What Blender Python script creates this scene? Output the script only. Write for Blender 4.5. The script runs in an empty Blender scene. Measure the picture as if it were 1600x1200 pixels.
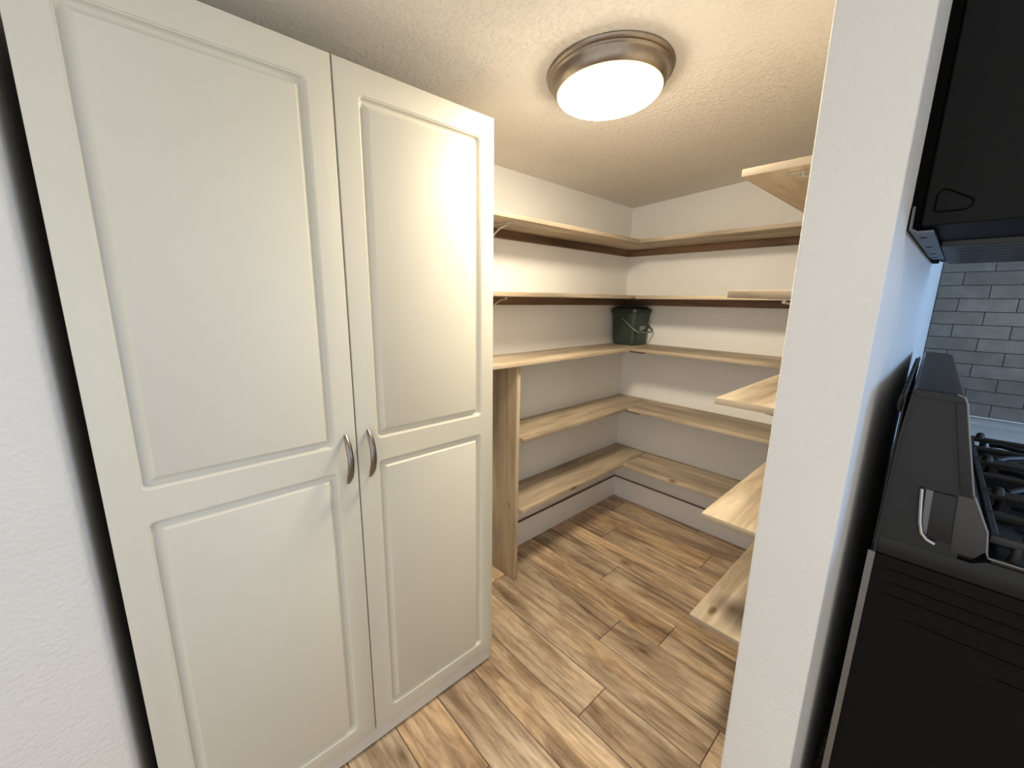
import bpy, bmesh, math, random
from mathutils import Vector, Matrix, Quaternion
random.seed(7)
sc = bpy.context.scene
COL = sc.collection

# ------------------------------------------------------------------ camera
cam_d = bpy.data.cameras.new('camera'); cam = bpy.data.objects.new('camera', cam_d); COL.objects.link(cam)
cam_d.sensor_fit = 'HORIZONTAL'; cam_d.sensor_width = 36.0
cam_d.lens = 634.31 / 1600 * 36.0
cam_d.clip_start = 0.02
Rx, Ry, Rz = Vector((0.6746, 0.7381, 0.0135)), Vector((-0.1594, 0.1278, 0.9789)), Vector((0.7208, -0.6625, 0.2039))
m = Matrix((Rx, Ry, Rz)).transposed().to_4x4()
m = m.to_quaternion().to_matrix().to_4x4()
m.translation = Vector((1.4391, -2.2918, 1.3097))
cam.matrix_world = m
sc.camera = cam

# ------------------------------------------------------------------ world, daylight, exposure
W = bpy.data.worlds.new('room_ambient'); sc.world = W; W.use_nodes = True
W.node_tree.nodes['Background'].inputs[0].default_value = (1.0, 0.985, 0.96, 1)
W.node_tree.nodes['Background'].inputs[1].default_value = 0.71
sun_d = bpy.data.lights.new('kitchen_window_daylight', 'AREA'); sun_d.shape = 'RECTANGLE'
sun_d.size, sun_d.size_y = 0.9, 0.7
sun_d.color = (0.26, 0.54, 1.0); sun_d.energy = 17
sun_o = bpy.data.objects.new('kitchen_window_daylight', sun_d); COL.objects.link(sun_o)
sun_o.location = (3.45, -0.46, 1.43)
sun_o.rotation_euler = Vector((1.0, 0.0, 0.0)).to_track_quat('Z', 'Y').to_euler()
sc.view_settings.view_transform = 'Standard'; sc.view_settings.look = 'None'
sc.view_settings.gamma = 1.0; sc.view_settings.use_curve_mapping = False
sc.view_settings.exposure = 1.0
LAMP_POWER = 51.0

# ------------------------------------------------------------------ dimensions (metres)
XC = 0.4674                                  # cabinet door front
XA, XB, YC = 1.2505, 1.3596, -1.5195         # partition: pantry face, kitchen face, end face
Z = [1.629, 1.340, 1.055, 0.712, 0.372]      # shelf tops
T = 0.0185
DL, DB = 0.2317, 0.2868
XR, YRE = 1.0192, -1.152
def ceil_z(x, y): return 1.856 + 0.0581 * x - 0.0123 * y

# ------------------------------------------------------------------ materials
def srgb(r, g, b):
    f = lambda c: (c / 255 / 12.92) if c / 255 <= 0.04045 else ((c / 255 + 0.055) / 1.055) ** 2.4
    return (f(r), f(g), f(b), 1)
def new_mat(name):
    mt = bpy.data.materials.new(name); mt.use_nodes = True
    nt = mt.node_tree; return mt, nt, nt.nodes['Principled BSDF']
def N(nt, typ, **kw):
    n = nt.nodes.new(typ)
    for k, v in kw.items():
        if hasattr(n, k): setattr(n, k, v)
        else: n.inputs[k].default_value = v
    return n
def ramp(nt, stops, interp='LINEAR'):
    r = nt.nodes.new('ShaderNodeValToRGB'); r.color_ramp.interpolation = interp
    e = r.color_ramp.elements
    while len(e) < len(stops): e.new(0.5)
    for el, (p, c) in zip(e, stops): el.position = p; el.color = c
    return r
def coords(nt, scale=(1, 1, 1), rnd=0.0):
    tc = nt.nodes.new('ShaderNodeTexCoord'); mp = nt.nodes.new('ShaderNodeMapping')
    mp.inputs['Scale'].default_value = scale
    if rnd:
        oi = nt.nodes.new('ShaderNodeObjectInfo')
        ml = N(nt, 'ShaderNodeVectorMath', operation='MULTIPLY_ADD')
        cb = nt.nodes.new('ShaderNodeCombineXYZ')
        a = N(nt, 'ShaderNodeMath', operation='MULTIPLY'); a.inputs[1].default_value = rnd
        b = N(nt, 'ShaderNodeMath', operation='MULTIPLY'); b.inputs[1].default_value = rnd * 3.7
        nt.links.new(oi.outputs['Random'], a.inputs[0]); nt.links.new(oi.outputs['Random'], b.inputs[0])
        nt.links.new(a.outputs[0], cb.inputs[0]); nt.links.new(b.outputs[0], cb.inputs[1]); nt.links.new(a.outputs[0], cb.inputs[2])
        ml.inputs[1].default_value = (1, 1, 1)
        nt.links.new(tc.outputs['Object'], ml.inputs[0]); nt.links.new(cb.outputs[0], ml.inputs[2])
        nt.links.new(ml.outputs[0], mp.inputs['Vector'])
    else:
        nt.links.new(tc.outputs['Object'], mp.inputs['Vector'])
    return mp.outputs[0]
def bump(nt, bsdf, height, strength, dist):
    b = nt.nodes.new('ShaderNodeBump'); b.inputs['Strength'].default_value = strength; b.inputs['Distance'].default_value = dist
    nt.links.new(height, b.inputs['Height']); nt.links.new(b.outputs[0], bsdf.inputs['Normal'])
def plain(name, col, rough=0.5, metal=0.0, spec=0.5, noise=0.0, nscale=40):
    mt, nt, b = new_mat(name)
    b.inputs['Base Color'].default_value = col; b.inputs['Roughness'].default_value = rough
    b.inputs['Metallic'].default_value = metal; b.inputs['Specular IOR Level'].default_value = spec
    if noise:
        n = N(nt, 'ShaderNodeTexNoise'); n.inputs['Scale'].default_value = nscale; n.inputs['Detail'].default_value = 4
        nt.links.new(coords(nt), n.inputs['Vector'])
        c2 = tuple(max(0, c * (1 - noise)) for c in col[:3]) + (1,); c3 = tuple(min(1, c * (1 + noise)) for c in col[:3]) + (1,)
        r = ramp(nt, [(0.3, c2), (0.7, c3)]); nt.links.new(n.outputs[0], r.inputs[0]); nt.links.new(r.outputs[0], b.inputs['Base Color'])
    return mt
def painted(name, col, tex_scale, strength, dist, rough=0.75, detail=3, blotch=False):
    """painted drywall with a sprayed texture"""
    mt, nt, b = new_mat(name)
    b.inputs['Roughness'].default_value = rough; b.inputs['Specular IOR Level'].default_value = 0.3
    v = coords(nt)
    n0 = N(nt, 'ShaderNodeTexNoise'); n0.inputs['Scale'].default_value = 3.0; nt.links.new(v, n0.inputs['Vector'])
    c2 = tuple(c * 0.96 for c in col[:3]) + (1,)
    r0 = ramp(nt, [(0.35, c2), (0.65, col)]); nt.links.new(n0.outputs[0], r0.inputs[0]); nt.links.new(r0.outputs[0], b.inputs['Base Color'])
    n = N(nt, 'ShaderNodeTexNoise'); n.inputs['Scale'].default_value = tex_scale; n.inputs['Detail'].default_value = detail
    n.inputs['Distortion'].default_value = 0.6 if blotch else 0.0
    nt.links.new(v, n.inputs['Vector'])
    h = n.outputs[0]
    if blotch:
        r = ramp(nt, [(0.50, (0, 0, 0, 1)), (0.60, (0.8, 0.8, 0.8, 1)), (0.72, (1, 1, 1, 1))]); nt.links.new(h, r.inputs[0])
        n2 = N(nt, 'ShaderNodeTexNoise'); n2.inputs['Scale'].default_value = 1.7; nt.links.new(v, n2.inputs['Vector'])
        r2 = ramp(nt, [(0.40, (0.25, 0.25, 0.25, 1)), (0.62, (1, 1, 1, 1))]); nt.links.new(n2.outputs[0], r2.inputs[0])
        mx = N(nt, 'ShaderNodeMath', operation='MULTIPLY'); nt.links.new(r.outputs[0], mx.inputs[0]); nt.links.new(r2.outputs[0], mx.inputs[1])
        h = mx.outputs[0]
    bump(nt, b, h, strength, dist)
    return mt
def wood(name, axis, light, mid, dark, rough=0.55, knots=True, ring=1.0, dark_patch=None):
    """sawn pine; grain runs along axis 0/1/2"""
    mt, nt, b = new_mat(name)
    b.inputs['Roughness'].default_value = rough; b.inputs['Specular IOR Level'].default_value = 0.35
    s = [22.0, 22.0, 22.0]; s[axis] = 1.6
    v = coords(nt, tuple(s), rnd=9.0)
    n = N(nt, 'ShaderNodeTexNoise'); n.inputs['Scale'].default_value = 1.0; n.inputs['Detail'].default_value = 7; n.inputs['Roughness'].default_value = 0.62
    n.inputs['Distortion'].default_value = 0.8 * ring
    nt.links.new(v, n.inputs['Vector'])
    r = ramp(nt, [(0.25, dark), (0.47, mid), (0.70, light)]); nt.links.new(n.outputs[0], r.inputs[0])
    s2 = [5.0, 5.0, 5.0]; s2[axis] = 1.5
    v2 = coords(nt, tuple(s2), rnd=5.0)
    n2 = N(nt, 'ShaderNodeTexNoise'); n2.inputs['Scale'].default_value = 1.0; n2.inputs['Detail'].default_value = 3
    nt.links.new(v2, n2.inputs['Vector'])
    r2 = ramp(nt, [(0.34, (0.64, 0.63, 0.62, 1)), (0.60, (1.08, 1.06, 1.03, 1))]); nt.links.new(n2.outputs[0], r2.inputs[0])
    mx = N(nt, 'ShaderNodeMix', data_type='RGBA', blend_type='MULTIPLY'); mx.inputs['Factor'].default_value = 1.0
    nt.links.new(r.outputs[0], mx.inputs['A']); nt.links.new(r2.outputs[0], mx.inputs['B'])
    out = mx.outputs['Result']
    if knots:
        s3 = [7.5, 7.5, 7.5]; s3[axis] = 3.2
        vo = N(nt, 'ShaderNodeTexVoronoi'); vo.inputs['Scale'].default_value = 1.0; vo.inputs['Randomness'].default_value = 1.0
        nt.links.new(coords(nt, tuple(s3), rnd=3.0), vo.inputs['Vector'])
        r3 = ramp(nt, [(0.045, (0.30, 0.22, 0.15, 1)), (0.10, (1, 1, 1, 1))]); nt.links.new(vo.outputs['Distance'], r3.inputs[0])
        mk = N(nt, 'ShaderNodeMix', data_type='RGBA', blend_type='MULTIPLY'); mk.inputs['Factor'].default_value = 0.85
        nt.links.new(out, mk.inputs['A']); nt.links.new(r3.outputs[0], mk.inputs['B']); out = mk.outputs['Result']
    if dark_patch:
        tc = nt.nodes.new('ShaderNodeTexCoord'); dn = N(nt, 'ShaderNodeVectorMath', operation='DISTANCE'); dn.inputs[1].default_value = dark_patch
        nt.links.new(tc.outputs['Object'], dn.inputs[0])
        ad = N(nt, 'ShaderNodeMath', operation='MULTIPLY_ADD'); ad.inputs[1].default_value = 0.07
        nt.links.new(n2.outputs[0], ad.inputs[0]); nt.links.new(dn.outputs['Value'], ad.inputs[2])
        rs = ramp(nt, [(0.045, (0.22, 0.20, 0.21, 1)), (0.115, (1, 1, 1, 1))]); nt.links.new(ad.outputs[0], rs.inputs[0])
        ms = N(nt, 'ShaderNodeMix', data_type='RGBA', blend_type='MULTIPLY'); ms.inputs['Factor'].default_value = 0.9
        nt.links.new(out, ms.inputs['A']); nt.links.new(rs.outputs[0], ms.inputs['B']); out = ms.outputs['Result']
    nt.links.new(out, b.inputs['Base Color'])
    bump(nt, b, n.outputs[0], 0.15, 0.002)
    return mt
def plank_mat():
    mt, nt, b = new_mat('wood_look_tile')
    b.inputs['Roughness'].default_value = 0.42; b.inputs['Specular IOR Level'].default_value = 0.4
    v = coords(nt, (2.6, 19, 19), rnd=31.0)
    # slow warp so that the grain wanders
    nw = N(nt, 'ShaderNodeTexNoise'); nw.inputs['Scale'].default_value = 0.5; nw.inputs['Detail'].default_value = 2
    nt.links.new(v, nw.inputs['Vector'])
    wa = N(nt, 'ShaderNodeVectorMath', operation='MULTIPLY_ADD'); wa.inputs[1].default_value = (0.5, 4.5, 0)
    nt.links.new(nw.outputs['Color'], wa.inputs[0]); nt.links.new(v, wa.inputs[2])
    n = N(nt, 'ShaderNodeTexNoise'); n.inputs['Scale'].default_value = 1.0; n.inputs['Detail'].default_value = 7; n.inputs['Roughness'].default_value = 0.60
    nt.links.new(wa.outputs[0], n.inputs['Vector'])
    r = ramp(nt, [(0.24, srgb(104, 86, 71)), (0.40, srgb(158, 138, 118)), (0.53, srgb(194, 175, 152)), (0.74, srgb(224, 208, 186))])
    nt.links.new(n.outputs[0], r.inputs[0])
    # broad tone bands along the plank
    vb = coords(nt, (1.3, 9, 9), rnd=17.0)
    nb = N(nt, 'ShaderNodeTexNoise'); nb.inputs['Scale'].default_value = 1.0; nb.inputs['Detail'].default_value = 3
    nt.links.new(vb, nb.inputs['Vector'])
    rb = ramp(nt, [(0.30, (0.66, 0.60, 0.54, 1)), (0.50, (0.95, 0.93, 0.90, 1)), (0.70, (1.12, 1.02, 0.88, 1))])
    nt.links.new(nb.outputs[0], rb.inputs[0])
    m1 = N(nt, 'ShaderNodeMix', data_type='RGBA', blend_type='MULTIPLY'); m1.inputs['Factor'].default_value = 1
    nt.links.new(r.outputs[0], m1.inputs['A']); nt.links.new(rb.outputs[0], m1.inputs['B'])
    # per-plank tone
    oi = nt.nodes.new('ShaderNodeObjectInfo')
    mu = N(nt, 'ShaderNodeMath', operation='MULTIPLY'); mu.inputs[1].default_value = 7.31
    fr = N(nt, 'ShaderNodeMath', operation='FRACT'); nt.links.new(oi.outputs['Random'], mu.inputs[0]); nt.links.new(mu.outputs[0], fr.inputs[0])
    rp = ramp(nt, [(0.0, (0.90, 0.90, 0.90, 1)), (0.35, (1.02, 1.03, 1.03, 1)), (0.65, (1.16, 1.13, 1.08, 1)), (1.0, (1.22, 1.13, 1.0, 1))])
    nt.links.new(fr.outputs[0], rp.inputs[0])
    m2 = N(nt, 'ShaderNodeMix', data_type='RGBA', blend_type='MULTIPLY'); m2.inputs['Factor'].default_value = 1
    nt.links.new(m1.outputs['Result'], m2.inputs['A']); nt.links.new(rp.outputs[0], m2.inputs['B'])
    # thin dark grain lines and knots
    wv = N(nt, 'ShaderNodeTexWave', wave_type='BANDS', bands_direction='Y'); wv.inputs['Scale'].default_value = 0.5
    wv.inputs['Distortion'].default_value = 9.0; wv.inputs['Detail'].default_value = 3; wv.inputs['Detail Scale'].default_value = 0.5
    nt.links.new(v, wv.inputs['Vector'])
    rw = ramp(nt, [(0.02, (0.62, 0.57, 0.52, 1)), (0.30, (1, 1, 1, 1))]); nt.links.new(wv.outputs[0], rw.inputs[0])
    m3 = N(nt, 'ShaderNodeMix', data_type='RGBA', blend_type='MULTIPLY'); m3.inputs['Factor'].default_value = 0.45
    nt.links.new(m2.outputs['Result'], m3.inputs['A']); nt.links.new(rw.outputs[0], m3.inputs['B'])
    vo = N(nt, 'ShaderNodeTexVoronoi'); vo.inputs['Scale'].default_value = 1.0
    nt.links.new(coords(nt, (3.0, 7.0, 7.0), rnd=23.0), vo.inputs['Vector'])
    rk = ramp(nt, [(0.03, (0.36, 0.29, 0.22, 1)), (0.09, (0.78, 0.74, 0.70, 1)), (0.14, (1, 1, 1, 1))]); nt.links.new(vo.outputs['Distance'], rk.inputs[0])
    m4 = N(nt, 'ShaderNodeMix', data_type='RGBA', blend_type='MULTIPLY'); m4.inputs['Factor'].default_value = 0.9
    nt.links.new(m3.outputs['Result'], m4.inputs['A']); nt.links.new(rk.outputs[0], m4.inputs['B'])
    nf = N(nt, 'ShaderNodeTexNoise'); nf.inputs['Scale'].default_value = 1.0; nf.inputs['Detail'].default_value = 5; nf.inputs['Roughness'].default_value = 0.7
    nt.links.new(coords(nt, (14, 95, 95), rnd=13.0), nf.inputs['Vector'])
    rf = ramp(nt, [(0.36, (0.74, 0.71, 0.68, 1)), (0.52, (1.0, 1.0, 1.0, 1)), (0.68, (1.14, 1.13, 1.11, 1))]); nt.links.new(nf.outputs[0], rf.inputs[0])
    m5 = N(nt, 'ShaderNodeMix', data_type='RGBA', blend_type='MULTIPLY'); m5.inputs['Factor'].default_value = 0.9
    nt.links.new(m4.outputs['Result'], m5.inputs['A']); nt.links.new(rf.outputs[0], m5.inputs['B'])
    nt.links.new(m5.outputs['Result'], b.inputs['Base Color'])
    bump(nt, b, n.outputs[0], 0.25, 0.001)
    return mt
def emission(name, col, strength):
    mt, nt, b = new_mat(name)
    b.inputs['Base Color'].default_value = (0.9, 0.9, 0.9, 1)
    b.inputs['Emission Color'].default_value = col; b.inputs['Emission Strength'].default_value = strength
    return mt

M = {}
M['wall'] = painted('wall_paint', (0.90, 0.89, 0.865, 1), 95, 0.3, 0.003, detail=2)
M['wall_dimmed'] = painted('wall_paint_dimmed', (0.655, 0.645, 0.62, 1), 110, 0.55, 0.0035, detail=2)  # same paint as the pantry walls, its colour darkened to offset brighter hall light
M['ceiling'] = painted('ceiling_texture', (0.85, 0.81, 0.745, 1), 88, 0.6, 0.0045, detail=3, blotch=True)
M['trim'] = plain('trim_white', (0.93, 0.925, 0.91, 1), 0.4, noise=0.02, nscale=8)
M['grout'] = plain('grout_brown', srgb(92, 70, 54), 0.9, noise=0.15, nscale=90)
M['plank'] = plank_mat()
M['white'] = plain('thermofoil_white', (0.595, 0.58, 0.505, 1), 0.42, spec=0.3, noise=0.012, nscale=4)
M['melamine'] = plain('melamine_white', (0.64, 0.625, 0.59, 1), 0.45, noise=0.01, nscale=4)
pl, pm, pd = srgb(206, 192, 170), srgb(180, 164, 142), srgb(134, 117, 98)
M['pine_x'] = wood('stained_pine_x', 0, pl, pm, pd)
M['pine_y'] = wood('stained_pine_y', 1, pl, pm, pd)
M['pine_patch'] = wood('stained_pine_dark_patch', 1, pl, pm, pd, dark_patch=(-0.031, -0.456, 0.0185))  # pine with one round dark patch towards the board's front end
M['endgrain'] = wood('raw_end_grain', 0, srgb(186, 174, 156), srgb(160, 147, 128), srgb(122, 109, 92), rough=0.8, knots=False)
M['pine_z'] = wood('stained_pine_z', 2, srgb(200, 184, 160), srgb(178, 160, 135), srgb(138, 119, 97))
wl, wm, wd = srgb(146, 118, 94), srgb(118, 92, 72), srgb(84, 64, 50)
M['ledger_x'] = wood('dark_ledger_x', 0, wl, wm, wd)
M['ledger_y'] = wood('dark_ledger_y', 1, wl, wm, wd)
M['nickel'] = plain('brushed_nickel', (0.24, 0.215, 0.195, 1), 0.30, 1.0, noise=0.06, nscale=200)
M['bronze'] = plain('brushed_bronze_nickel', (0.27, 0.225, 0.185, 1), 0.34, 1.0, noise=0.08, nscale=120)
M['bracket'] = plain('bracket_steel', (0.50, 0.47, 0.42, 1), 0.45, 0.6, noise=0.05)
M['black_metal'] = plain('dark_steel', (0.025, 0.022, 0.02, 1), 0.5, 0.3, noise=0.1)
M['glass'] = emission('lamp_glass_glow', (1.0, 0.87, 0.66, 1), LAMP_POWER)
M['rimglow'] = emission('lamp_rim_glow', (1.0, 0.66, 0.26, 1), 0.55)
M['greenhandle'] = plain('green_handle_plastic', srgb(96, 106, 98), 0.25, noise=0.04)
M['green'] = plain('dark_green_plastic', srgb(46, 58, 50), 0.42, noise=0.06, nscale=30)
M['greenlid'] = plain('dark_green_lid', srgb(40, 48, 43), 0.35, noise=0.06, nscale=30)
M['print'] = plain('white_print', (0.75, 0.75, 0.72, 1), 0.6, noise=0.02)
M['enamel'] = plain('black_enamel', (0.006, 0.0062, 0.0065, 1), 0.28, spec=0.25, noise=0.05)
M['enamel_side'] = plain('black_side_paint', (0.0045, 0.0042, 0.004, 1), 0.55, spec=0.09, noise=0.08, nscale=120)
M['mwblack'] = plain('microwave_black_paint', (0.0055, 0.006, 0.0062, 1), 0.6, spec=0.11, noise=0.08, nscale=120)
M['cap'] = plain('charcoal_plastic', (0.009, 0.010, 0.0112, 1), 0.36, spec=0.25, noise=0.05)
M['cap_dark'] = plain('black_plastic', (0.012, 0.012, 0.013, 1), 0.40, noise=0.05)
M['gasket'] = plain('side_edge_grey', (0.16, 0.155, 0.15, 1), 0.45, 0.5, noise=0.05)
M['chrome'] = plain('chrome_edge', (0.32, 0.32, 0.34, 1), 0.15, 1.0, noise=0.02)
M['castiron'] = plain('cast_iron_black', (0.014, 0.014, 0.014, 1), 0.5, spec=0.4, noise=0.2, nscale=150)
M['burner'] = plain('burner_grey', (0.18, 0.17, 0.165, 1), 0.45, 0.4, noise=0.1)
M['galv'] = plain('mounting_plate_grey', (0.10, 0.11, 0.125, 1), 0.45, 0.4, noise=0.06)
M['grille'] = plain('grille_dark_grey', (0.045, 0.045, 0.046, 1), 0.5, noise=0.08)
M['quartz'] = plain('white_quartz', (0.60, 0.59, 0.57, 1), 0.12, noise=0.05, nscale=15)
M['groove'] = plain('groove_black', (0.0015, 0.0015, 0.0015, 1), 0.8, spec=0.05, noise=0.02)
M['lens'] = plain('lamp_lens', (0.45, 0.45, 0.45, 1), 0.2, noise=0.02)
M['darkglass'] = plain('dark_oven_glass', (0.006, 0.006, 0.007, 1), 0.06, noise=0.02)
M['kcab'] = plain('kitchen_cabinet_white', (0.62, 0.61, 0.59, 1), 0.4, noise=0.02)
def tile_mat():
    mt, nt, b = new_mat('grey_subway_tile'); b.inputs['Roughness'].default_value = 0.28
    oi = nt.nodes.new('ShaderNodeObjectInfo')
    n = N(nt, 'ShaderNodeTexNoise'); n.inputs['Scale'].default_value = 25; n.inputs['Detail'].default_value = 3
    nt.links.new(coords(nt, (1, 1, 1), rnd=11), n.inputs['Vector'])
    r = ramp(nt, [(0.3, (0.150, 0.142, 0.126, 1)), (0.7, (0.21, 0.20, 0.178, 1))]); nt.links.new(n.outputs[0], r.inputs[0])
    r2 = ramp(nt, [(0, (0.86, 0.86, 0.86, 1)), (1, (1.12, 1.12, 1.12, 1))]); nt.links.new(oi.outputs['Random'], r2.inputs[0])
    mx = N(nt, 'ShaderNodeMix', data_type='RGBA', blend_type='MULTIPLY'); mx.inputs['Factor'].default_value = 1
    nt.links.new(r.outputs[0], mx.inputs['A']); nt.links.new(r2.outputs[0], mx.inputs['B']); nt.links.new(mx.outputs['Result'], b.inputs['Base Color'])
    return mt
M['tile'] = tile_mat()
M['tilegrout'] = plain('grey_grout', (0.055, 0.053, 0.05, 1), 0.9, noise=0.1)
M['caulk'] = plain('white_caulk', (0.75, 0.75, 0.73, 1), 0.5, noise=0.02)

# ------------------------------------------------------------------ mesh helpers
def BM(): return bmesh.new()
def box(bm, x0, x1, y0, y1, z0, z1, bev=0.0, seg=2):
    vs = [bm.verts.new((x, y, z)) for z in (z0, z1) for y in (y0, y1) for x in (x0, x1)]
    fs = [bm.faces.new([vs[i] for i in q]) for q in ((0, 2, 3, 1), (4, 5, 7, 6), (0, 1, 5, 4), (2, 6, 7, 3), (0, 4, 6, 2), (1, 3, 7, 5))]
    if bev > 0:
        es = list({e for f in fs for e in f.edges})
        bmesh.ops.bevel(bm, geom=es, offset=bev, segments=seg, affect='EDGES', profile=0.6)
    return bm
def prism(bm, poly, axis, a0, a1, bev=0.0):
    """extrude a 2-D outline along an axis; poly holds the two other coordinates in xyz order"""
    def P(p, a):
        if axis == 0: return (a, p[0], p[1])
        if axis == 1: return (p[0], a, p[1])
        return (p[0], p[1], a)
    A = [bm.verts.new(P(p, a0)) for p in poly]; B = [bm.verts.new(P(p, a1)) for p in poly]
    n = len(poly)
    fs = [bm.faces.new(A), bm.faces.new(B[::-1])]
    for i in range(n): fs.append(bm.faces.new((A[i], B[i], B[(i + 1) % n], A[(i + 1) % n])))
    bmesh.ops.recalc_face_normals(bm, faces=fs)
    if bev > 0:
        es = list({e for f in fs[:2] for e in f.edges})
        bmesh.ops.bevel(bm, geom=es, offset=bev, segments=2, affect='EDGES', profile=0.6)
    return bm
def tube(bm, path, r, n=10, rb=None, up=(0, 0, 1)):
    """swept tube; r may be a list, rb = second half-axis"""
    path = [Vector(p) for p in path]; rings = []
    for i, p in enumerate(path):
        t = (path[min(i + 1, len(path) - 1)] - path[max(i - 1, 0)]).normalized()
        u = Vector(up)
        s = t.cross(u)
        if s.length < 1e-4: s = t.cross(Vector((1, 0, 0)))
        s.normalize(); w = s.cross(t).normalized()
        ra = r[i] if isinstance(r, (list, tuple)) else r
        rr = (rb[i] if isinstance(rb, (list, tuple)) else rb) if rb is not None else ra
        rings.append([bm.verts.new(p + s * math.cos(k * 2 * math.pi / n) * ra + w * math.sin(k * 2 * math.pi / n) * rr) for k in range(n)])
    fs = []
    for a, b in zip(rings, rings[1:]):
        for k in range(n): fs.append(bm.faces.new((a[k], a[(k + 1) % n], b[(k + 1) % n], b[k])))
    fs.append(bm.faces.new(rings[0][::-1])); fs.append(bm.faces.new(rings[-1]))
    bmesh.ops.recalc_face_normals(bm, faces=fs)
    return bm
def lathe(bm, prof, n=64, mat=None, cap0=False, cap1=False):
    """profile of (radius, height) about local Z, then a 4x4 matrix"""
    rings = []
    for (r, h) in prof:
        if r < 1e-6: rings.append([bm.verts.new((0, 0, h))])
        else: rings.append([bm.verts.new((r * math.cos(k * 2 * math.pi / n), r * math.sin(k * 2 * math.pi / n), h)) for k in range(n)])
    fs = []
    for a, b in zip(rings, rings[1:]):
        for k in range(n):
            k2 = (k + 1) % n
            if len(a) == 1 and len(b) == 1: continue
            if len(a) == 1: fs.append(bm.faces.new((a[0], b[k2], b[k])))
            elif len(b) == 1: fs.append(bm.faces.new((a[k], a[k2], b[0])))
            else: fs.append(bm.faces.new((a[k], a[k2], b[k2], b[k])))
    if cap0 and len(rings[0]) > 1: fs.append(bm.faces.new(rings[0]))
    if cap1 and len(rings[-1]) > 1: fs.append(bm.faces.new(rings[-1]))
    bmesh.ops.recalc_face_normals(bm, faces=fs)
    if mat is not None: bmesh.ops.transform(bm, matrix=mat, verts=list({v for f in fs for v in f.verts}))
    return bm

ORG = {}
def finish(name, bm, mat, smooth=30):
    me = bpy.data.meshes.new(name); bm.normal_update(); bm.to_mesh(me); bm.free()
    me.materials.append(mat)
    if smooth:
        me.polygons.foreach_set('use_smooth', [True] * len(me.polygons))
        me.set_sharp_from_angle(angle=math.radians(smooth))
    return me
def obj(name, bm, mat, parent=None, smooth=30):
    """one mesh object; world coordinates in, parts are stored relative to their thing's base"""
    if parent is None:
        lo = [min(v.co[i] for v in bm.verts) for i in range(3)]; hi = [max(v.co[i] for v in bm.verts) for i in range(3)]
        org = Vector(((lo[0] + hi[0]) / 2, (lo[1] + hi[1]) / 2, lo[2]))
    else: org = ORG[parent.name]
    bmesh.ops.translate(bm, verts=bm.verts, vec=-org)
    o = bpy.data.objects.new(name, finish(name, bm, mat, smooth)); COL.objects.link(o)
    if parent is None: o.location = org
    else: o.parent = parent
    ORG[o.name] = org
    return o
def tag(o, label, cat, group=None):
    o['label'] = label; o['category'] = cat
    if group: o['group'] = group
    return o
def thing(name, label, cat, loc, group=None, local=False, rotz=0.0):
    o = bpy.data.objects.new(name, None); COL.objects.link(o)
    o.empty_display_size = 0.05
    o.location = loc; o.rotation_euler = (0, 0, rotz)
    ORG[o.name] = Vector((0, 0, 0)) if local else Vector(loc)
    return tag(o, label, cat, group)
def struct(name, bm, mat, smooth=30):
    o = obj(name, bm, mat, None, smooth); o['kind'] = 'structure'; return o

# ================================================================== SETTING
bm = BM(); box(bm, -0.10, 3.3, -3.3, 0.10, -0.10, -0.002)
floor = struct('floor', bm, M['grout'], 0)
# wood-look tile planks, six inches wide, laid across the pantry
PW, PL, G = 0.15, 0.995, 0.0028
joint = {0: 0.848, 1: 0.676, 2: 0.141, 3: 0.812, 4: 0.0145, 5: 0.42, 6: 0.731, 7: 0.20, 8: 0.95, 9: 0.5, 10: 0.1, 11: 0.8, 12: .35, 13: .7, 14: .2, 15: .9,
         -1: 0.4715, -2: 0.93, -3: 0.264, -4: 0.75, -5: 0.12, -6: 0.6}
for i in range(-6, 16):
    y1 = -0.8077 - PW * i; y0 = y1 - PW
    if y1 > 0.02: y1 = 0.0
    y1 = min(y1, 0.0)
    if y1 - y0 < 0.02: continue
    x = joint[i] - 2 * PL
    while x < 2.45:
        a, b = max(x, -0.02), x + PL
        x += PL
        if b < 0.02: continue
        bm = BM(); box(bm, a + G / 2, b - G / 2, y0 + G / 2, y1 - G / 2, -0.009, 0.0, 0.0012, 1)
        obj('plank', bm, M['plank'], floor, 0)
# walls
bm = BM(); box(bm, -0.10, 0.0, -2.75, 0.10, -0.002, 2.0); wall_left = struct('wall_left', bm, M['wall'])
bm = BM(); box(bm, 0.0, XA, 0.0, 0.10, -0.002, 2.0); wall_back = struct('wall_back', bm, M['wall'])
# partition between pantry and kitchen, rounded drywall corners
def rr2(x0, x1, y0, y1, r, n=5):
    pts = []
    for cx, cy, a0 in ((x1 - r, y1 - r, 0), (x0 + r, y1 - r, 90), (x0 + r, y0 + r, 180), (x1 - r, y0 + r, 270)):
        for k in range(n + 1):
            a = math.radians(a0 + 90 * k / n); pts.append((cx + r * math.cos(a), cy + r * math.sin(a)))
    return pts
bm = BM(); prism(bm, rr2(XA, XB, YC, 0.10, 0.004), 2, -0.002, 2.45); wall_right = struct('wall_right', bm, M['wall_dimmed'])
# near stub wall beside the cabinet
bm = BM(); prism(bm, rr2(0.0, 0.459, -3.25, -2.404, 0.014, 6), 2, -0.002, 2.0); wall_front = struct('wall_front', bm, M['wall_dimmed'])
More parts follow.
